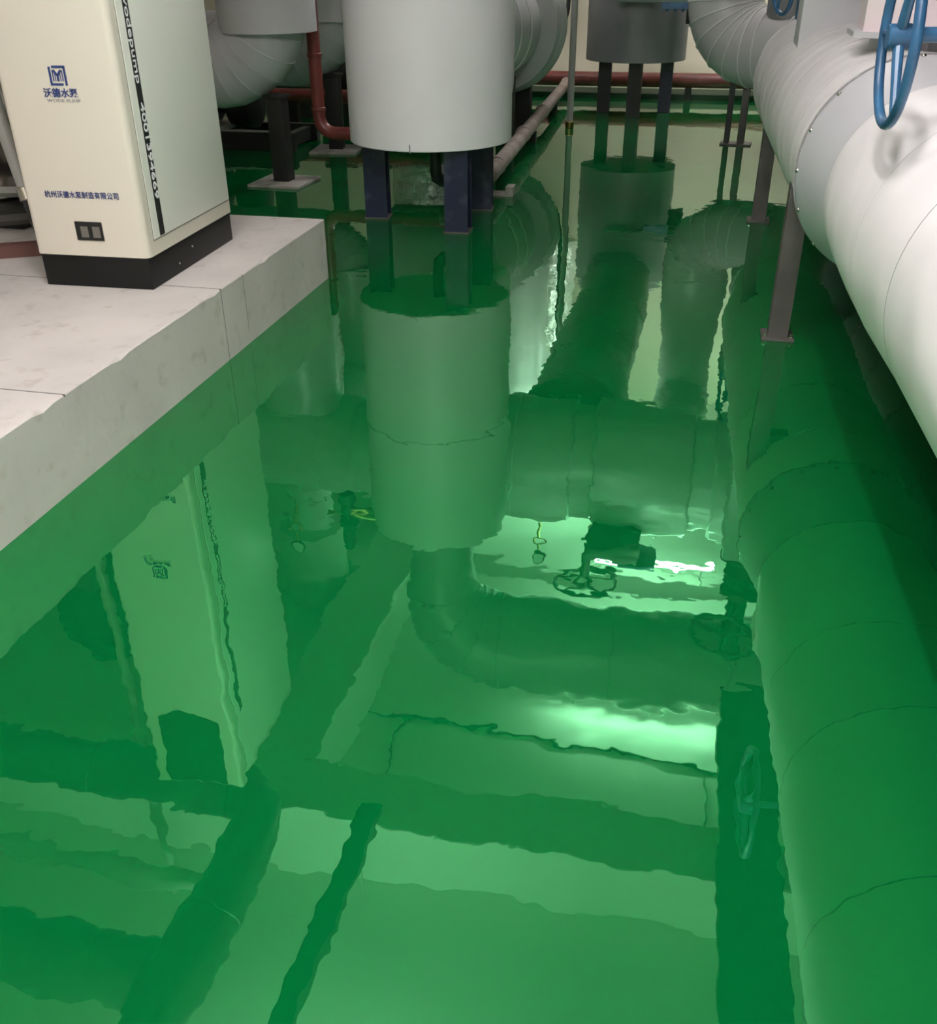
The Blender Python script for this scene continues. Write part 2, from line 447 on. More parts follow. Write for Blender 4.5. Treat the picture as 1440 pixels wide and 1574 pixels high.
# ------------------------------------------------------------ vertical tank on blue legs
tx_, ty_ = -1.76, 6.64
TANK = thing('insulated_tank', 'large pale grey insulated tank on blue legs beside the plinth', 'tank', (tx_, ty_, 0))
bm = B()
R = .54
lathe(bm, [(R-.03, .530), (R-.004, .530), (R, .535), (R, 1.49), (R-.006, 1.492), (R-.006, 1.50), (R+.002, 1.502), (R, 1.52), (R, 2.40), (R-.01, 2.415), (.27, 2.47)], (tx_, ty_, 0), seg=96)
obj('shell', bm, 'tank', TANK)
bm = B(); add_box(bm, tx_+.0, tx_+.006, ty_-R-.003, ty_-R+.02, .524, .575); obj('seam', bm, 'jacket_dark', TANK, smooth=False)
bm = B(); lathe(bm, [(.05, .536), (R-.04, .536), (R-.04, .56), (.05, .56)], (tx_, ty_, 0), seg=64); obj('underside', bm, 'dark', TANK, label='dark underside')
def ibeam(bm, x, y, z0, z1, w_, d_, rz, t=.010):
    M_ = Matrix.Translation((x, y, 0)) @ Matrix.Rotation(rz, 4, 'Z')
    add_box(bm, -w_/2, w_/2, -d_/2, -d_/2+t, z0, z1, 0, M_); add_box(bm, -w_/2, w_/2, d_/2-t, d_/2, z0, z1, 0, M_)
    add_box(bm, -t/2, t/2, -d_/2+t, d_/2-t, z0, z1, 0, M_)
for (x, y, rz) in ((-1.505, 6.33, .02), (-2.15, 6.62, 0.1), (-1.49, 7.0, .1)):
    bm = B(); ibeam(bm, x, y, .012, .56, .155, .14, rz); leg = obj('leg', bm, 'blue', TANK, smooth=False, label='dark blue steel leg')
    bm = B(); add_box(bm, -.085, .085, -.08, .08, 0, .012, .002, Matrix.Translation((x, y, 0)) @ Matrix.Rotation(rz, 4, 'Z'))
    obj('base_plate', bm, 'steel', leg, smooth=False)
bm = B(); sweep(bm, [(-1.71, 6.55, .56), (-1.71, 6.55, .34), (-1.705, 6.56, .29), (-1.68, 6.60, .265), (-1.62, 6.66, .26)], .040, 18)
obj('drain_pipe', bm, 'dark', TANK, label='dark drain pipe')

# ------------------------------------------------------------ big overhead pipe leaving the tank top
OP = thing('overhead_pipe', 'thick grey insulated pipe bending from the tank top to the right', 'pipe', (tx_, ty_, 2.47))
pts = route([(tx_, ty_, 2.46), (tx_+.03, ty_, 3.60), (XR-.02, 6.75, 3.60)], .48, 5)
L_ = sum((b-a).length for a, b in zip(pts[:-1], pts[1:]))
bm = B(); jacket(bm, pts, lambda s: .27+.12*min(1, max(0, (s-.4)/.8)), [.12, .7, .95, 1.2, 1.45, 2.4, 3.35, 4.3], seg=56)
obj('shell', bm, 'jacket_shaded', OP)

# ------------------------------------------------------------ header pipe across the room
HD = thing('header_pipe', 'very large insulated header pipe crossing the room behind the tank', 'pipe', (-4.6, 8.4, 2.67))
bm = B()
def hprof():
    pr = [(.2, -2.12), (.42, -2.05), (.54, -1.94), (.595, -1.80), (.605, -1.65)]
    pr += [(.605, -1.40), (.612, -1.396), (.612, -1.386), (.605, -1.38), (.605, -.86), (.56, -.84), (.56, -.66), (.64, -.64), (.645, -.62), (.645, .22), (.635, .24), (.56, .26), (.56, .44), (.60, .46), (.60, 1.78), (.59, 1.80)]
    return pr
lathe(bm, hprof(), (0, 8.4, 2.67), 'X', 72); obj('shell', bm, 'jacket', HD)

HL = thing('header_pipe', 'insulated header pipe carried by the left risers beside the tank', 'pipe', (-3.6, 7.7, 2.35))
bm = B(); lathe(bm, [(.46, XL+.02), (.46, -3.95), (.468, -3.945), (.468, -3.93), (.46, -3.925), (.46, -3.1), (.452, -3.095), (.452, -3.085), (.46, -3.08), (.46, -2.75), (.44, -2.74), (.44, -2.70), (.47, -2.69), (.47, -2.42), (.44, -2.36), (.3, -2.32)], (0, 7.72, 2.36), 'X', 64); obj('shell', bm, 'jacket', HL)
bm = B(); lathe(bm, [(.2, 2.78), (.215, 2.80), (.215, 2.95), (.225, 2.955), (.225, 2.965), (.215, 2.97), (.215, 3.25), (.33, 3.27), (.33, 4.2), (.2, 4.22)], (-3.36, 7.72, 0), seg=40); obj('branch', bm, 'jacket', HL)

# risers with elbows on the left
def riser(x, y, lab, beads):
    t = thing('riser_elbow', lab, 'pipe', (x, y, .85), group=None)
    bm = B(); rp = [Vector((x, y, 1.10)), Vector((x, y, 1.103)), Vector((x, y, 1.95))] if y < 8 else route([(x, y, 1.10), (x, y, 2.36), (x, 8.15, 2.36)], .42)
    sweep(bm, rp, [.355]+[.37]*(len(rp)-1), 56); obj('riser_jacket', bm, 'jacket', t)
    pts = route([(x, y, 1.35), (x, y, .86), (XL+.02, y, .86)], .46, 4)
    bm = B(); jacket(bm, pts, .31, [.10+.105*i for i in range(7)] + [1.0, 2.0, 3.0], .004, .006, seg=56)
    obj('elbow_jacket', bm, 'jacket', t)
    # raised bead and strip following the elbow's outer face
    ej = t.children[-1]; me = ej.data
    from mathutils.bvhtree import BVHTree
    tree = BVHTree.FromPolygons([v.co[:] for v in me.vertices], [p.vertices[:] for p in me.polygons])
    for ln in beads:
        pts = []
        for a, b in zip(ln[:-1], ln[1:]):
            for q in range(6):
                f_ = q/6; px_, pz_ = a[0]+(b[0]-a[0])*f_, a[1]+(b[1]-a[1])*f_
                hit = tree.ray_cast(Vector((px_-x, -1.2, pz_-.85)), Vector((0, 1, 0)))
                if hit[0] is not None: pts.append(hit[0]+hit[1]*.001)
        if len(pts) > 3:
            bm = B(); sweep(bm, pts, .0055, 8); obj('bead', bm, 'pvc', t, world=False)
    return t
riser(-3.29, 7.65, 'grey insulated elbow and riser nearest the cabinet, turning left',
      [[(-3.23, .908), (-3.146, .865), (-3.048, .862), (-2.985, .885)], [(-3.146, .865), (-3.235, .779)]])
riser(-3.30, 9.15, 'grey insulated elbow and riser behind the red pipe, second from the cabinet',
      [[(-3.433, .884), (-3.338, .786), (-3.244, .745)], [(-3.311, .953), (-3.214, .9), (-3.142, .877)], [(-3.214, .9), (-3.30, .797)]])

def left_post(x, y, lab, first=None):
    if first: return dup(first, (x, y, 0), 0.12, lab)
    t = thing('pipe_post', lab, 'support post', (x, y, 0))
    bm = B(); add_box(bm, -.065, .065, -.065, .065, .02, .66, .004); obj('post', bm, 'dark', t, world=False)
    bm = B(); add_box(bm, -.085, .085, -.08, .08, .64, .665, .003); obj('saddle', bm, 'dark', t, world=False)
    bm = B(); add_box(bm, -.22, .22, -.23, .23, 0, .02, .003); obj('base_plate', bm, 'stone', t, world=False, label='pale stone base plate')
    return t
lp = left_post(-3.255, 7.60, 'square black steel post on pale plate under the elbow nearest the cabinet')
lp.rotation_euler = (0, 0, -.04)
left_post(-3.33, 9.1, 'square black steel post on pale plate behind the red pipe', lp)

# red drain pipe dropping beside the second riser
t = thing('red_pipe', 'dark red pipe dropping and turning right behind the tank', 'pipe', (-3.07, 7.95, .22))
bm = B(); sweep(bm, route([(-3.06, 7.98, 2.2), (-3.06, 7.98, .33), (-1.7, 7.98, .33)], .13), .052, 24); obj('pipe', bm, 'red', t)
for z in (.50, .90):
    bm = B(); cyl(bm, (-3.06, 7.98, z), (-3.06, 7.98, z+.03), .060, 24, .004); obj('collar', bm, 'red', t)
t = thing('red_pipe', 'long dark red pipe low across the floor behind the black posts', 'pipe', (-5, 10.4, .3))
bm = B(); sweep(bm, [(XL+.05, 10.5, .30), (-2.2, 10.5, .30)], .07, 24); obj('pipe', bm, 'red', t)
for x in (-4.3, -3.2):
    bm = B(); add_box(bm, x-.05, x+.05, 10.45, 10.55, 0, .24); obj('leg', bm, 'dark', t, smooth=False)
t = thing('red_pipe', 'dark red pipe standing behind the cabinet at its top right', 'pipe', (-4.55, 9.6, 0))
bm = B(); sweep(bm, [(-4.35, 8.35, 1.0), (-4.35, 8.35, 2.9)], .045, 20); obj('pipe', bm, 'red', t)

# dark pump skids behind the cabinet
def skid(x, y, sc, lab):
    t = thing('pump_skid', lab, 'pump', (x, y, 0), 0, 'dark pump skids in the left background')
    bm = B()
    for yy in (-.3, .3): add_box(bm, -.8*sc, .8*sc, yy-.04, yy+.04, .0, .16, .004)
    for xx in (-.7*sc, 0, .7*sc): add_box(bm, xx-.04, xx+.04, -.3, .3, .02, .14, .004)
    obj('frame', bm, 'dark', t, world=False, smooth=False)
    bm = B(); lathe(bm, [(.05, -.5), (.19, -.48), (.2, -.1), (.12, -.08), (.12, .05), (.24, .08), (.25, .3), (.1, .36)], (0, 0, .40), 'X', 28)
    obj('motor', bm, 'dark', t, world=False)
    bm = B(); add_box(bm, -.75*sc, .75*sc, -.33, -.29, .16, .175); add_box(bm, -.2, .1, -.33, .2, .165, .20); obj('rail', bm, 'pvc', t, world=False, smooth=False)
    return t
s1 = skid(-4.5, 9.3, 1, 'dark pump skid on the floor behind the nearest elbow')
dup(s1, (-3.9, 11.6, 0), .35, 'dark pump skid far back by the low red pipe')

# ------------------------------------------------------------ insulated elbow behind the tank on the right
t = thing('flanged_pipe', 'grey insulated pipe with wide round flange behind the tank', 'pipe', (-2.05, 10.3, 0))
fxc, fzc = -2.02, 1.0
pts = route([(fxc-.15, 11.6, 2.7), (fxc-.15, 11.6, fzc), (fxc-.1, 10.35, fzc)], .45, 5)
pts = route([(-2.9, 9.42, fzc), (fxc, 9.42, fzc), (fxc, 10.16, fzc)], .5)
bm = B(); jacket(bm, pts, .44, [], seg=56); obj('gored_jacket', bm, 'jacket', t)
seam_rings(t, pts, lambda q: .44, [.52+.14*i for i in range(5)])
bm = B(); lathe(bm, [(.42, 10.14), (.45, 10.16), (.585, 10.20), (.59, 10.22), (.59, 10.45), (.615, 10.47), (.64, 10.53), (.63, 10.60), (.55, 10.64), (.48, 10.9), (.3, 10.95)], (fxc, 0, fzc), 'Y', 64)
obj('flange_jacket', bm, 'jacket', t)
bm = B(); jacket(bm, route([(fxc, 10.9, fzc), (fxc, 11.55, fzc), (fxc, 11.55, 3.2)], .42), .40, [.3, .5, .7], seg=48); obj('elbow_jacket', bm, 'jacket', t)
for y in (9.75, 10.75):
    bm = B(); add_box(bm, fxc+.1, fxc+.26, y-.08, y+.08, 0, .60, .003); obj('post', bm, 'dark', t, smooth=False)

# ------------------------------------------------------------ far tank
FT = thing('insulated_tank', 'grey insulated tank on three dark legs near the back wall', 'tank', (-.80, 12.1, 0))
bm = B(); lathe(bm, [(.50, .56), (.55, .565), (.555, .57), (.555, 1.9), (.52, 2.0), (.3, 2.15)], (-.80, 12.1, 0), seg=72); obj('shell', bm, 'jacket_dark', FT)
for x, y in ((-1.13, 12.1), (-.44, 12.2), (-.77, 11.78), (-.80, 12.48)):
    bm = B(); add_box(bm, x-.07, x+.07, y-.06, y+.06, 0, .56, .003); obj('leg', bm, 'blue' if x > -.5 else 'dark', FT, smooth=False)
FP = thing('sloping_pipe', 'dull grey insulated pipe from the far tank top to the header', 'pipe', (-.8, 12.1, 2.1))
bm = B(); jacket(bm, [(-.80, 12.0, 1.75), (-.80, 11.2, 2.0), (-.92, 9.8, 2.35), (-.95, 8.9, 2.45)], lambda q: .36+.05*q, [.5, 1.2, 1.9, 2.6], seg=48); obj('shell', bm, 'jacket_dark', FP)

# ------------------------------------------------------------ gored elbow at the right rear and the big right pipe
t = thing('gored_elbow', 'segmented grey elbow with raised seams beside the far tank', 'pipe', (.10, 10.3, 0))
pts = route([(.10, 10.30, 2.7), (.10, 10.30, .84), (1.02, 9.75, .84), (.70, 8.0, .84)], .42, 4)
bm = B(); jacket(bm, pts, lambda q: .285+.05*min(1, max(0, (q-.7)/.5)), [], seg=64); obj('elbow_jacket', bm, 'jacket', t)
seam_rings(t, pts, lambda q: .285+.05*min(1, max(0, (q-.7)/.5)), [1.36+.118*i for i in range(8)]+[2.5, 2.62])
bm = B(); jacket(bm, route([(.10, 10.30, 2.60), (.10, 10.30, 2.75), (.10, 8.95, 2.75)], .14), .283, [.4], seg=40); obj('branch_jacket', bm, 'jacket', t)
t = thing('pipe_post', 'thin dark post with base plate under the gored elbow', 'support post', (.40, 10.13, 0), -.1)
bm = B(); add_box(bm, -.045, .02, -.05, .05, .012, .62, .003); obj('post', bm, 'steel', t, world=False)
bm = B(); add_box(bm, -.17, -.12, -.04, .04, .012, .60, .003); obj('brace', bm, 'dark', t, world=False, smooth=False)
bm = B(); add_box(bm, -.20, .09, -.09, .09, 0, .014, .002); obj('base_plate', bm, 'steel', t, world=False)

RP = thing('large_pipe', 'very large white insulated pipe along the right side', 'pipe', (.85, 4.2, .85))
def ax(y):
    ks = [(-3.1, 1.05), (0, 1.0), (2.4, .925), (3.0, .886), (3.7, .832), (4.19, .81), (5.5, .78), (7.3, .74), (8.3, .70)]
    for (a, xa), (b, xb) in zip(ks[:-1], ks[1:]):
        if a <= y <= b: return xa+(xb-xa)*(y-a)/(b-a)
    return ks[-1][1] if y > 0 else ks[0][1]
def ring_sweep(prof, m, name, seg=96, tilt=0.0):
    bm = B()
    rings = []
    for y, r in prof:
        rings.append([bm.verts.new((ax(y)+r*math.cos(2*PI*q/seg), y, .85+r*math.sin(2*PI*q/seg))) for q in range(seg)])
    for a, b in zip(rings[:-1], rings[1:]):
        for q in range(seg): bm.faces.new((a[q], a[(q+1) % seg], b[(q+1) % seg], b[q]))
    bm.faces.new(rings[0]); bm.faces.new(rings[-1][::-1])
    return obj(name, bm, m, RP)
ring_sweep([(8.25, .30), (8.2, .335), (7.9, .335), (7.62, .33), (7.58, .395), (7.45, .415), (6.6, .418), (6.595, .413), (6.59, .418), (5.2, .415), (5.195, .410), (5.19, .415), (4.62, .405), (4.615, .400), (4.61, .405), (4.21, .402)], 'jacket_white', 'far_jacket')
flg = ring_sweep([(4.225, .405), (4.22, .418), (4.19, .421), (4.165, .418), (3.80, .357), (3.70, .34)], 'flange', 'flange_jacket')
flg['label'] = 'grey tapered flange ring with screws round its edge'
nprof = [(3.77, .335), (3.765, .368), (3.755, .370), (3.6, .382), (3.3, .400)]
for y in (3.0, 2.55, 1.9, 1.3, .6): nprof += [(y+.004, .411), (y, .405), (y-.004, .412)]
nprof += [(-3.1, .41)]
ring_sweep(nprof, 'jacket_white', 'near_jacket')
def pipe_ring(y, r, th, m, nm, par):
    bm = B(); sweep(bm, [(ax(y)+r*math.cos(2*PI*q/96), y, .85+r*math.sin(2*PI*q/96)) for q in range(96)], th, 6, closed=True)
    obj(nm, bm, m, par)
pipe_ring(4.222, .4215, .0045, 'seam', 'rim', flg)
pipe_ring(3.772, .363, .004, 'seam', 'rim', flg)
for y, r in ((3.0, .4095), (2.55, .4105), (1.9, .4105), (1.3, .4105), (.6, .4105), (4.61, .404), (5.19, .4145), (6.59, .4175)):
    pipe_ring(y, r, .0022, 'seam', 'seam', RP)
for q in range(17):
    a = PI + q*2*PI/17
    if math.cos(a) > .55: continue
    bm = B(); bmesh.ops.create_uvsphere(bm, u_segments=12, v_segments=8, radius=.010)
    bm.transform(Matrix.Translation((ax(4.17)+.418*math.cos(a), 4.172, .85+.418*math.sin(a))))
    obj('screw', bm, 'silver', flg)

def frame_support(x, y, lab, first=None):
    if first: return dup(first, (x, y, 0), None, lab)
    t = thing('channel_post', lab, 'support post', (x, y, 0))
    bm = B(); add_box(bm, -.045, .045, -.05, -.043, .014, .70); add_box(bm, -.045, -.038, -.043, .05, .014, .72); add_box(bm, .038, .045, -.043, .05, .014, .64)
    obj('post', bm, 'steel', t, world=False, smooth=False)
    bm = B(); add_box(bm, -.075, .075, -.08, .07, 0, .014, .002); pl = obj('base_plate', bm, 'steel', t, world=False, smooth=False)
    for xx in (-.06, .06):
        bm = B(); cyl(bm, (xx, -.055, .014), (xx, -.055, .03), .009, 6); obj('bolt', bm, 'silver', pl, world=False)
    bm = B(); add_box(bm, .0, .20, -.03, .03, .50, .56, .004); obj('bracket', bm, 'steel', t, world=False, smooth=False)
    return t
sf = frame_support(.462, 4.65, 'brown grey channel post with foot plate under the white pipe, nearest the viewer')
frame_support(.452, 7.02, 'brown grey channel post with foot plate under the white pipe, farther back', sf)

# riser A on the right pipe with valve and handwheel
def handwheel(t, c, R_, nrm, spokes=3, tube=.016, m='blue_valve', roll=0.0, hub=.035):
    n = Vector(nrm).normalized(); ref = Vector((0, 0, 1)) if abs(n.z) < .9 else Vector((1, 0, 0))
    u = n.cross(ref).normalized(); v = n.cross(u); c = Vector(c)
    bm = B(); sweep(bm, [c + (u*math.cos(2*PI*q/48)+v*math.sin(2*PI*q/48))*R_ for q in range(48)], tube, 12, closed=True)
    hw = obj('handwheel', bm, m, t)
    for q in range(spokes):
        a = roll+2*PI*q/spokes; bm = B()
        sweep(bm, [c, c+(u*math.cos(a)+v*math.sin(a))*R_*.97], [tube*1.1, tube*.75], 10); obj('spoke', bm, m, hw)
    bm = B(); cyl(bm, c-n*.03, c+n*.03, hub, 16, .004); obj('hub', bm, m, hw)
    return hw

RA = thing('branch_riser', 'grey jacketed branch rising from the far part of the white pipe', 'pipe', (.66, 6.25, 1.2))
bm = B(); add_box(bm, .47, .80, 6.10, 6.42, 1.08, 2.2, .006); obj('jacket', bm, 'flange', RA)
VB = thing('gate_valve', 'dark valve with round handwheel on the branch riser, hanging under the overhead pipe', 'valve', (.62, 6.25, 2.2))
bm = B(); lathe(bm, [(.12, 2.2), (.2, 2.22), (.2, 2.26), (.11, 2.3), (.15, 2.4), (.10, 2.5), (.17, 2.53), (.17, 2.57), (.06, 2.6), (.05, 3.2)], (.66, 6.25, 0), seg=28); obj('body', bm, 'dark', VB)
bm = B(); cyl(bm, (.62, 6.25, 2.55), (.56, 5.93, 2.72), .03, 14); obj('stem', bm, 'dark', VB)
handwheel(VB, (.545, 5.9, 2.74), .23, (-.15, -.75, .25), 3, .019, 'dark', .5)

RB = thing('branch_riser', 'pale pink jacketed valve box on the white pipe in the top right corner', 'pipe', (.88, 4.95, 1.2))
bm = B(); cyl(bm, (.86, 4.80, 1.0), (.86, 4.80, 1.32), .20, 8); obj('neck', bm, 'flange', RB, smooth=False, label='grey neck')
bm = B(); prism(bm, [(.86+.31*math.cos(2*PI*(q+.5)/8), 4.78+.31*math.sin(2*PI*(q+.5)/8)) for q in range(8)], 1.295, 1.315)
obj('skirt', bm, 'flange', RB, smooth=False)
bm = B(); prism(bm, [(.86+.27*math.cos(2*PI*(q+.5)/8), 4.78+.27*math.sin(2*PI*(q+.5)/8)) for q in range(8)], 1.315, 1.9)
obj('box', bm, 'pinkish', RB, smooth=False, label='pale pink sheet box')
HW = thing('valve_handwheel', 'bright blue valve handwheel seen nearly edge on in the top right corner', 'valve', (.9, 3.0, 1.45))
handwheel(HW, (.485, 3.0, 1.405), .215, (1, .03, .02), 3, .014, 'blue_valve', PI, .032)
bm = B(); cyl(bm, (.50, 3.0, 1.41), (1.16, 3.09, 1.41), .019, 16); obj('stem', bm, 'blue_valve', HW)
bm = B(); lathe(bm, [(.05, .70), (.095, .72), (.095, .76), (.06, .78), (.06, .90), (.12, .93), (.12, 1.0), (.05, 1.02)], (0, 3.05, 1.41), 'X', 28); obj('bonnet', bm, 'blue_valve', HW)
bm = B(); cyl(bm, (1.0, 3.1, 1.20), (1.0, 3.1, 1.42), .06, 20); obj('neck', bm, 'blue_valve', HW)
RS = thing('small_riser', 'dull grey vertical pipe standing on the outlet of the segmented elbow', 'pipe', (.66, 9.92, 1.15))
bm = B(); cyl(bm, (.66, 9.92, 1.1), (.66, 9.92, 2.3), .20, 32); obj('jacket', bm, 'jacket_dark', RS)
HB = thing('gate_valve', 'blue valve edge peeking between the two grey risers at the top', 'valve', (.56, 7.3, 1.3))
bm = B(); cyl(bm, (.56, 7.35, 1.22), (.56, 7.35, 1.5), .035, 16); obj('stem', bm, 'blue_valve', HB)
handwheel(HB, (.42, 7.3, 1.42), .17, (.9, .3, .1), 3, .014, 'blue_valve')

# ------------------------------------------------------------ pipes by the back wall, conduit, low pipe
t = thing('wall_pipe', 'rusty red pipe running low along the back wall', 'pipe', (-2.4, 13.25, 0))
bm = B(); sweep(bm, [(XL+.02, 13.28, .23), (1.6, 13.28, .23)], .085, 24); obj('pipe', bm, 'red', t)
bm = B(); cyl(bm, (-1.26, 13.28, .23), (-1.18, 13.28, .23), .10, 24, .01); obj('coupling', bm, 'dark', t)
bm = B(); cyl(bm, (-1.26, 13.2, .25), (-1.26, 13.2, .42), .03, 12); obj('lever', bm, 'dark', t)
for x in (-2.3, -.2, 1.0):
    bm = B(); add_box(bm, x-.04, x+.04, 13.24, 13.32, 0, .16); obj('leg', bm, 'dark', t, smooth=False)
t = thing('floor_pipe', 'dirty pale pipe lying low on the floor towards the back wall', 'pipe', (-1.55, 7.5, 0))
bm = B(); sweep(bm, route([(-1.9, 7.40, .16), (-1.51, 7.40, .16), (-1.72, 12.95, .16), (-1.72, 13.26, .20)], .06), .062, 24); obj('pipe', bm, 'palepipe', t)
for y in (7.75, 9.3, 10.8):
    bm = B(); cyl(bm, (-1.52-(y-7.4)*.038, y, .16), (-1.52-(y-7.4)*.038, y+.05, .16), .074, 24, .004); obj('coupling', bm, 'palepipe', t)
bm = B(); add_box(bm, -1.58, -1.36, 7.42, 7.58, 0, .012); add_box(bm, -1.40, -1.34, 7.44, 7.56, .0, .07, .003); obj('clamp_foot', bm, 'stone', t, smooth=False)
for y in (9.9, 11.9):
    bm = B(); add_box(bm, -1.66-(y-9.9)*.04, -1.56-(y-9.9)*.04, y-.03, y+.03, 0, .10); obj('leg', bm, 'dark', t, smooth=False)
t = thing('conduit', 'pale grey pipe standing close behind the tank, mirrored beside its right edge', 'conduit', (-1.47, 7.78, .6))
bm = B(); sweep(bm, route([(-1.62, 7.0, .66), (-1.47, 7.78, .66), (-1.47, 7.78, 2.3)], .12), .062, 20); obj('tube', bm, 'palepipe2', t)
t = thing('conduit', 'thin pale grey conduit standing between the two tanks', 'conduit', (-1.355, 10.83, 0))
bm = B(); cyl(bm, (-1.355, 10.83, .03), (-1.355, 10.83, 4.35), .034, 18); obj('tube', bm, 'pvc', t)
bm = B(); cyl(bm, (-1.355, 10.83, 0), (-1.355, 10.83, .07), .045, 18, .006); obj('socket', bm, 'brass', t, label='brass coloured foot')
t = thing('cable', 'black cable hanging beside the thin conduit', 'cable', (-1.45, 11.2, 4))
bm = B(); sweep(bm, [(-1.45, 11.2, 4.3), (-1.44, 11.2, 2.0), (-1.46, 11.2, 1.4), (-1.47, 11.2, 1.1), (-1.52, 11.2, .9)], .022, 10); obj('cable', bm, 'hose', t)
t = thing('valve_plate', 'pale green plate with blue flange at the top edge before the far tank', 'plate', (-.35, 11.35, 1.17))
bm = B(); add_box(bm, -.98, .22, 11.28, 11.50, 1.165, 1.20, .003); obj('plate', bm, 'greenplate', t, smooth=False)
bm = B(); add_box(bm, -.52, -.24, 11.28, 11.42, 1.10, 1.165, .004); obj('flange', bm, 'blue_valve', t, smooth=False)
for x in (-.46, -.38, -.30):
    bm = B(); cyl(bm, (x, 11.33, 1.08), (x, 11.33, 1.11), .016, 8); obj('bolt', bm, 'blue_valve', t)
bm = B(); add_box(bm, -.27, -.10, 11.55, 11.8, .95, 1.30, .01); obj('actuator', bm, 'dark', t)

# ------------------------------------------------------------ valves seen mirrored in the floor
t = thing('gate_valve', 'dark valve block with flat round handwheel on top of the header pipe', 'valve', (-.45, 7.95, 3.2))
bm = B(); add_box(bm, -.62, -.16, 7.55, 8.0, 3.10, 3.24, .01); obj('body', bm, 'dark', t)
bm = B(); add_box(bm, -.34, .0, 7.58, 7.9, 3.28, 3.34, .008); obj('bracket', bm, 'blue_valve', t)
bm = B(); cyl(bm, (-.62, 7.72, 3.18), (-.62, 7.72, 3.62), .05, 16); obj('stem', bm, 'dark', t)
handwheel(t, (-.62, 7.72, 3.60), .28, (.1, -.1, 1), 5, .020, 'dark')
def gauge(x, y, z, lab, ang=0):
    t = thing('pressure_gauge', lab, 'gauge', (x, y, z))
    bm = B(); cyl(bm, (x, y, z), (x, y+.035, z), .075, 28, .005); obj('case', bm, 'dark', t)
    bm = B(); cyl(bm, (x, y-.003, z), (x, y, z), .062, 28); obj('dial', bm, 'glass', t, label='white dial')
    bm = B(); sweep(bm, [(x, y+.02, z-.07), (x, y+.02, z-.16)], .012, 10)
    sweep(bm, [(x+.05*math.cos(2*PI*q/20), y+.02, z-.20+.05*math.sin(2*PI*q/20)) for q in range(20)], .010, 8, closed=True)
    sweep(bm, [(x, y+.02, z-.24), (x, y+.02, z-.40)], .012, 10); obj('siphon', bm, 'brass', t)
    return t
gauge(-1.07, 7.70, 3.39, 'round pressure gauge on a looped siphon to the right of the tank top')
gauge(-2.85, 6.2, 2.58, 'round pressure gauge standing between the cabinet and the tank top')
t = thing('relief_valve', 'small brass and dark valve at the left side of the tank top', 'valve', (-2.25, 6.4, 2.3))
bm = B(); lathe(bm, [(.03, 2.12), (.07, 2.14), (.07, 2.2), (.045, 2.22), (.06, 2.3), (.045, 2.38), (.075, 2.4), (.075, 2.43), (.05, 2.46), (.05, 2.62), (.02, 2.66)], (-2.46, 6.4, 0), seg=20); obj('body', bm, 'dark', t)
bm = B(); sweep(bm, [(-2.44, 6.4, 2.32), (-2.15, 6.45, 2.32)], [.05, .028], 14); obj('nipple', bm, 'brass', t)
bm = B(); sweep(bm, [(-2.66, 6.38, 2.36), (-2.5, 6.4, 2.36)], .014, 10); obj('lever', bm, 'brass', t)

# ------------------------------------------------------------ overhead runs in the near bay
t = thing('cable_tray', 'dark cable tray under the ceiling running towards the viewer', 'cable tray', (-1.8, 2, 3.65))
bm = B(); add_box(bm, -1.87, -1.71, YF+.05, 4.62, 3.62, 3.66); add_box(bm, -1.87, -1.86, YF+.05, 4.62, 3.62, 3.72); add_box(bm, -1.72, -1.71, YF+.05, 4.62, 3.62, 3.72)
obj('tray', bm, 'dark', t, smooth=False)
for y in (0.2, 2.4, 4.4):
    bm = B(); cyl(bm, (-1.79, y, 3.66), (-1.79, y, 4.4), .008, 8); obj('hanger', bm, 'pvc', t)
def ovh(name, pts, r, m, lab, cat='pipe', bend=.3, seams=()):
    t = thing(name, lab, cat, pts[0])
    bm = B(); pp = route(pts, bend) if len(pts) > 2 else [Vector(p) for p in pts]
    jacket(bm, pp, r, list(seams), seg=40); obj('shell', bm, m, t); return t
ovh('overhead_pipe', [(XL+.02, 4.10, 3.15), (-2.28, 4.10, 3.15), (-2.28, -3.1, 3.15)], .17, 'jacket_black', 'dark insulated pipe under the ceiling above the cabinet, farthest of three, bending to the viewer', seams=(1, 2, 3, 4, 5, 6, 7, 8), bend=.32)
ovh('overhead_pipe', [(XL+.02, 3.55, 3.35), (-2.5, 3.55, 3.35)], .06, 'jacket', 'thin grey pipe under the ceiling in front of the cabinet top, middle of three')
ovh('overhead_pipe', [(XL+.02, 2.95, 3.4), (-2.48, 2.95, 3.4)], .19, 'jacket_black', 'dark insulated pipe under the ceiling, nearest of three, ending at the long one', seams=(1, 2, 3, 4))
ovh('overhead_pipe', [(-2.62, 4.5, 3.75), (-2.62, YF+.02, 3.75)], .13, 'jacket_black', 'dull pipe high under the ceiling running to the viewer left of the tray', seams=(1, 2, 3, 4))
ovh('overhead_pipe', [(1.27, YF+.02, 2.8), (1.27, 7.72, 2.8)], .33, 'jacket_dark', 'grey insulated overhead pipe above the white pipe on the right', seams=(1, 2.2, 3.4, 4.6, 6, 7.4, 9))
t = thing('cable_tray', 'wide dark cable tray beside the overhead pipe on the right', 'cable tray', (.8, 3, 3.2))
bm = B(); add_box(bm, .60, .98, YF+.05, 6.0, 3.25, 3.27); add_box(bm, .60, .61, YF+.05, 6.0, 3.25, 3.35); add_box(bm, .97, .98, YF+.05, 6.0, 3.25, 3.35)
obj('tray', bm, 'dark', t, smooth=False)

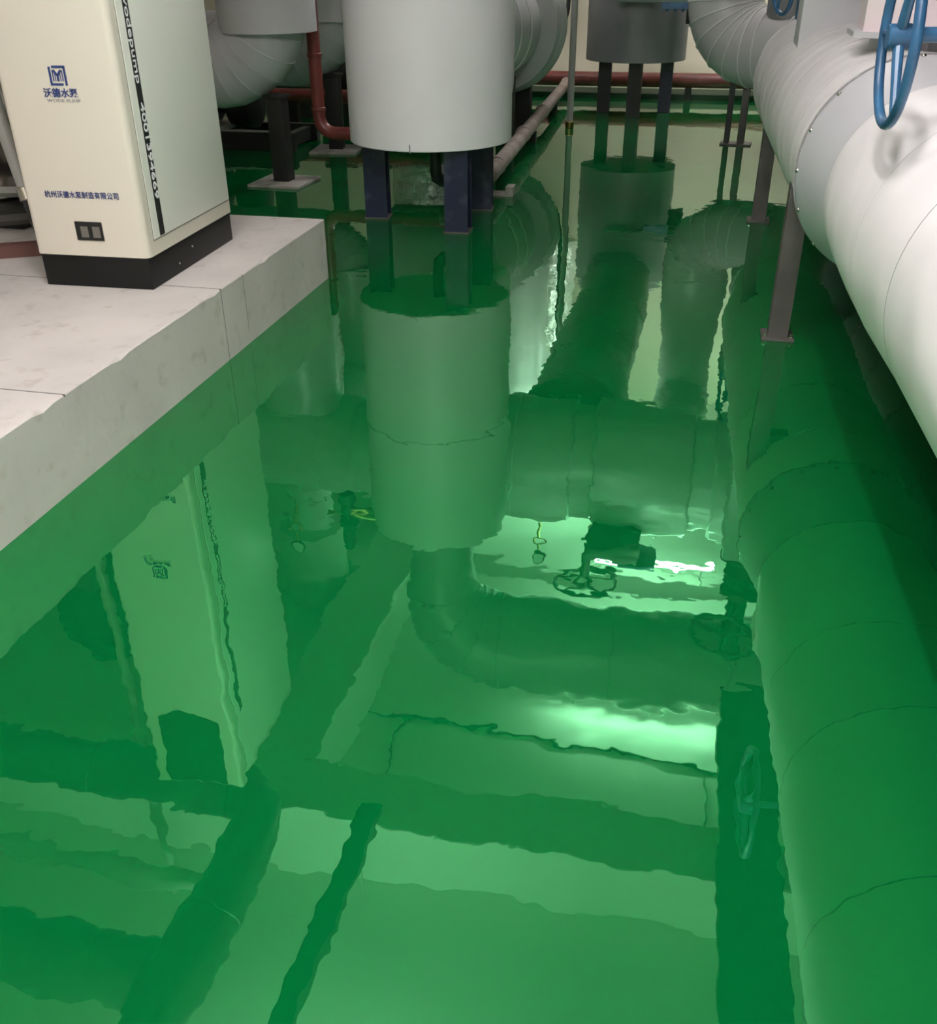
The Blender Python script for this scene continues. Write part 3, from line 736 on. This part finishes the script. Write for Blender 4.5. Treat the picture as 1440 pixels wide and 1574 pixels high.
# ------------------------------------------------------------ pump at the left edge behind the cabinet
PU = thing('vertical_pump', 'steel pump with dark motor at the left edge behind the cabinet', 'pump', (-3.72, 5.0, .33))
px, py = -3.85, 4.95
bm = B(); add_box(bm, px-.45, px+.35, py-.35, py+.35, .33, .42, .006); obj('bed', bm, 'dark', PU, smooth=False)
bm = B(); lathe(bm, [(.16, .42), (.18, .44), (.18, .47), (.10, .50), (.14, .6), (.19, .72), (.20, .84), (.16, .95), (.12, 1.02), (.2, 1.04), (.2, 1.09), (.13, 1.1), (.13, 1.5)], (px, py, 0), seg=40); obj('volute', bm, 'silver', PU, label='bare steel volute')
bm = B(); sweep(bm, route([(px, py, .78), (px+.55, py-.05, .78), (px+.55, py-.05, 1.5)], .15), .075, 28); obj('outlet', bm, 'silver', PU)
bm = B(); lathe(bm, [(.14, 1.5), (.27, 1.55), (.29, 1.6), (.29, 2.5), (.27, 2.6), (.16, 2.7), (.15, 2.85)], (px, py, 0), seg=8); obj('motor', bm, 'dark', PU, smooth=False)
bm = B(); add_box(bm, px+.05, px+.25, py-.36, py-.26, 1.85, 2.05, .01); obj('junction_box', bm, 'steel', PU)
t = thing('flexible_conduit', 'grey conduit curving into the foot of the cabinet', 'conduit', (-3.0, 4.1, .33))
bm = B(); sweep(bm, [(-3.20, 4.17, 4.38), (-3.20, 4.17, 1.6), (-3.16, 4.165, .95), (-3.09, 4.14, .62)], .032, 16); up_ = obj('tube', bm, 'pvc', t)
bm = B(); cyl(bm, (-3.10, 4.145, .66), (-3.085, 4.138, .60), .040, 18, .004); obj('coupling', bm, 'silver', t)
pp = route([(-3.09, 4.14, .62), (-3.02, 4.10, .40), (-2.70, 4.02, .39)], .12)
bm = B(); pr = resample(pp, .008); sweep(bm, pr, [.030+(.003 if i % 2 else 0) for i in range(len(pr))], 14); obj('hose', bm, 'hose', t, label='black corrugated hose')
t = thing('steel_channel', 'rusty steel channel lying on the plinth left of the cabinet', 'channel', (-3.1, 4.0, .33))
bm = B(); 
Mx = Matrix.Translation((-3.22, 4.12, .33)) @ Matrix.Rotation(.5, 4, 'Z')
add_box(bm, -.3, .3, -.035, -.028, 0, .06, 0, Mx); add_box(bm, -.3, .3, .028, .035, 0, .06, 0, Mx); add_box(bm, -.3, .3, -.028, .028, .0, .008, 0, Mx)
obj('channel', bm, mat('rusty', (.12, .05, .04), .7), t, smooth=False)
for (a, b, lab) in (((-3.6, 4.45, .40), (-2.95, 4.75, .43), 'dark steel strut above the plinth behind the cabinet'), ((-3.9, 4.55, .52), (-2.95, 5.05, .46), 'pale steel strut leaning behind the cabinet')):
    t = thing('steel_strut', lab, 'strut', a)
    bm = B(); sweep(bm, [a, b], .028, 4); obj('strut', bm, 'steel' if 'dark' in lab else 'pvc', t, smooth=False)

# ------------------------------------------------------------ added unseen dark shapes on the right, foil pipes
t = thing('large_pipe', 'black rubber pipe low along the right wall, added unseen to darken the floor reflection', 'pipe', (2.45, 4, 0))
bm = B(); jacket(bm, [(2.45, YF+.02, .95), (2.45, 11.6, .95)], .62, [1+1.2*i for i in range(12)], seg=48, ds=.3); obj('shell', bm, 'blocker', t)  # unseen pipe put in so the floor mirrors darkness, not cream wall
e_ = thing('insulated_tank', 'tall black tank added unseen in the rear right corner to hide the mirrored wall', 'tank', (1.75, 12.6, 0))
bm = B(); lathe(bm, [(.4, .02), (.62, .05), (.62, 2.9), (.4, 3.1)], (1.8, 12.6, 0), seg=48); obj('shell', bm, 'blocker', e_)  # unseen tank put in to block the bright back wall in the floor
u_ = thing('large_pipe', 'black rubber pipe high along the right wall, added above the low one to darken the reflection', 'pipe', (2.5, 4, 2.2))
bm = B(); jacket(bm, [(2.6, YF+.02, 2.45), (2.6, 11.6, 2.45)], .75, [1+1.2*i for i in range(12)], seg=48, ds=.3); obj('shell', bm, 'blocker', u_)  # second unseen pipe put in to cover the wall higher up
for y in (1.5, 4.2, 7, 10):
    bm = B(); add_box(bm, 2.0, 2.1, y-.06, y+.06, 0, .55, .003); obj('leg', bm, 'dark', t, smooth=False)
t = thing('foil_pipe', 'shiny crumpled foil wrapped pipe standing behind the tank, mirrored between its legs', 'pipe', (-3.0, 10.9, .3))
bm = B(); lathe(bm, [(.2, .33), (.33, .36), (.35, .8), (.34, 1.2), (.35, 1.65), (.2, 1.7)], (-3.02, 11.0, 0), seg=40); obj('wrap', bm, 'foil', t)
bm = B(); cyl(bm, (-3.02, 11.0, 0), (-3.02, 11.0, .35), .06, 12); obj('leg', bm, 'dark', t)
t = thing('foil_pipe', 'shiny crumpled foil wrapped riser by the back wall, mirrored beside the conduit', 'pipe', (-1.75, 13.2, 1.8))
bm = B(); lathe(bm, [(.12, 1.72), (.28, 1.78), (.29, 2.2), (.27, 2.7), (.28, 4.36)], (-1.76, 13.2, 0), seg=40); obj('wrap', bm, 'foil', t)

# ceiling lamps
names = ['near the viewer above the green floor', 'crosswise above the end of the grey plinth', 'above the thick overhead pipe', 'above the back of the walkway',
         'behind the viewer', 'in the rear right corner', 'above the header pipe']
for (x, y, z, L_, pw), nm in zip(LAMPS, names):
    ly = y < 1.5
    t = thing('ceiling_lamp', 'white tube lamp under the ceiling ' + nm, 'lamp', (x, y, z), 0, 'tube lamps under the ceiling')
    dx_, dy_ = (0, L_/2) if ly else (L_/2, 0)
    bm = B(); add_box(bm, x-dx_-.022, x+dx_+.022, y-dy_-.022, y+dy_+.022, z+.045, z+.08, .004); obj('housing', bm, 'white', t, smooth=False)
    bm = B(); cyl(bm, (x-dx_, y-dy_, z), (x+dx_, y+dy_, z), .018, 12)
    obj('tube', bm, mat('lamp_tube', (.9, .9, .9), .4, emit=((1, .955, .975), pw/(PI*2*PI*.018*L_))), t)
    for s_ in (-1, 1):
        bm = B(); cyl(bm, (x+s_*dx_*.8, y+s_*dy_*.8, z+.078), (x+s_*dx_*.8, y+s_*dy_*.8, ZC), .006, 8); obj('hanger', bm, 'pvc', t)
        bm = B(); cyl(bm, (x+s_*dx_*1.0, y+s_*dy_*1.0, z-.02), (x+s_*dx_*1.0, y+s_*dy_*1.0, z+.05), .015, 10); obj('tube_holder', bm, 'white', t)
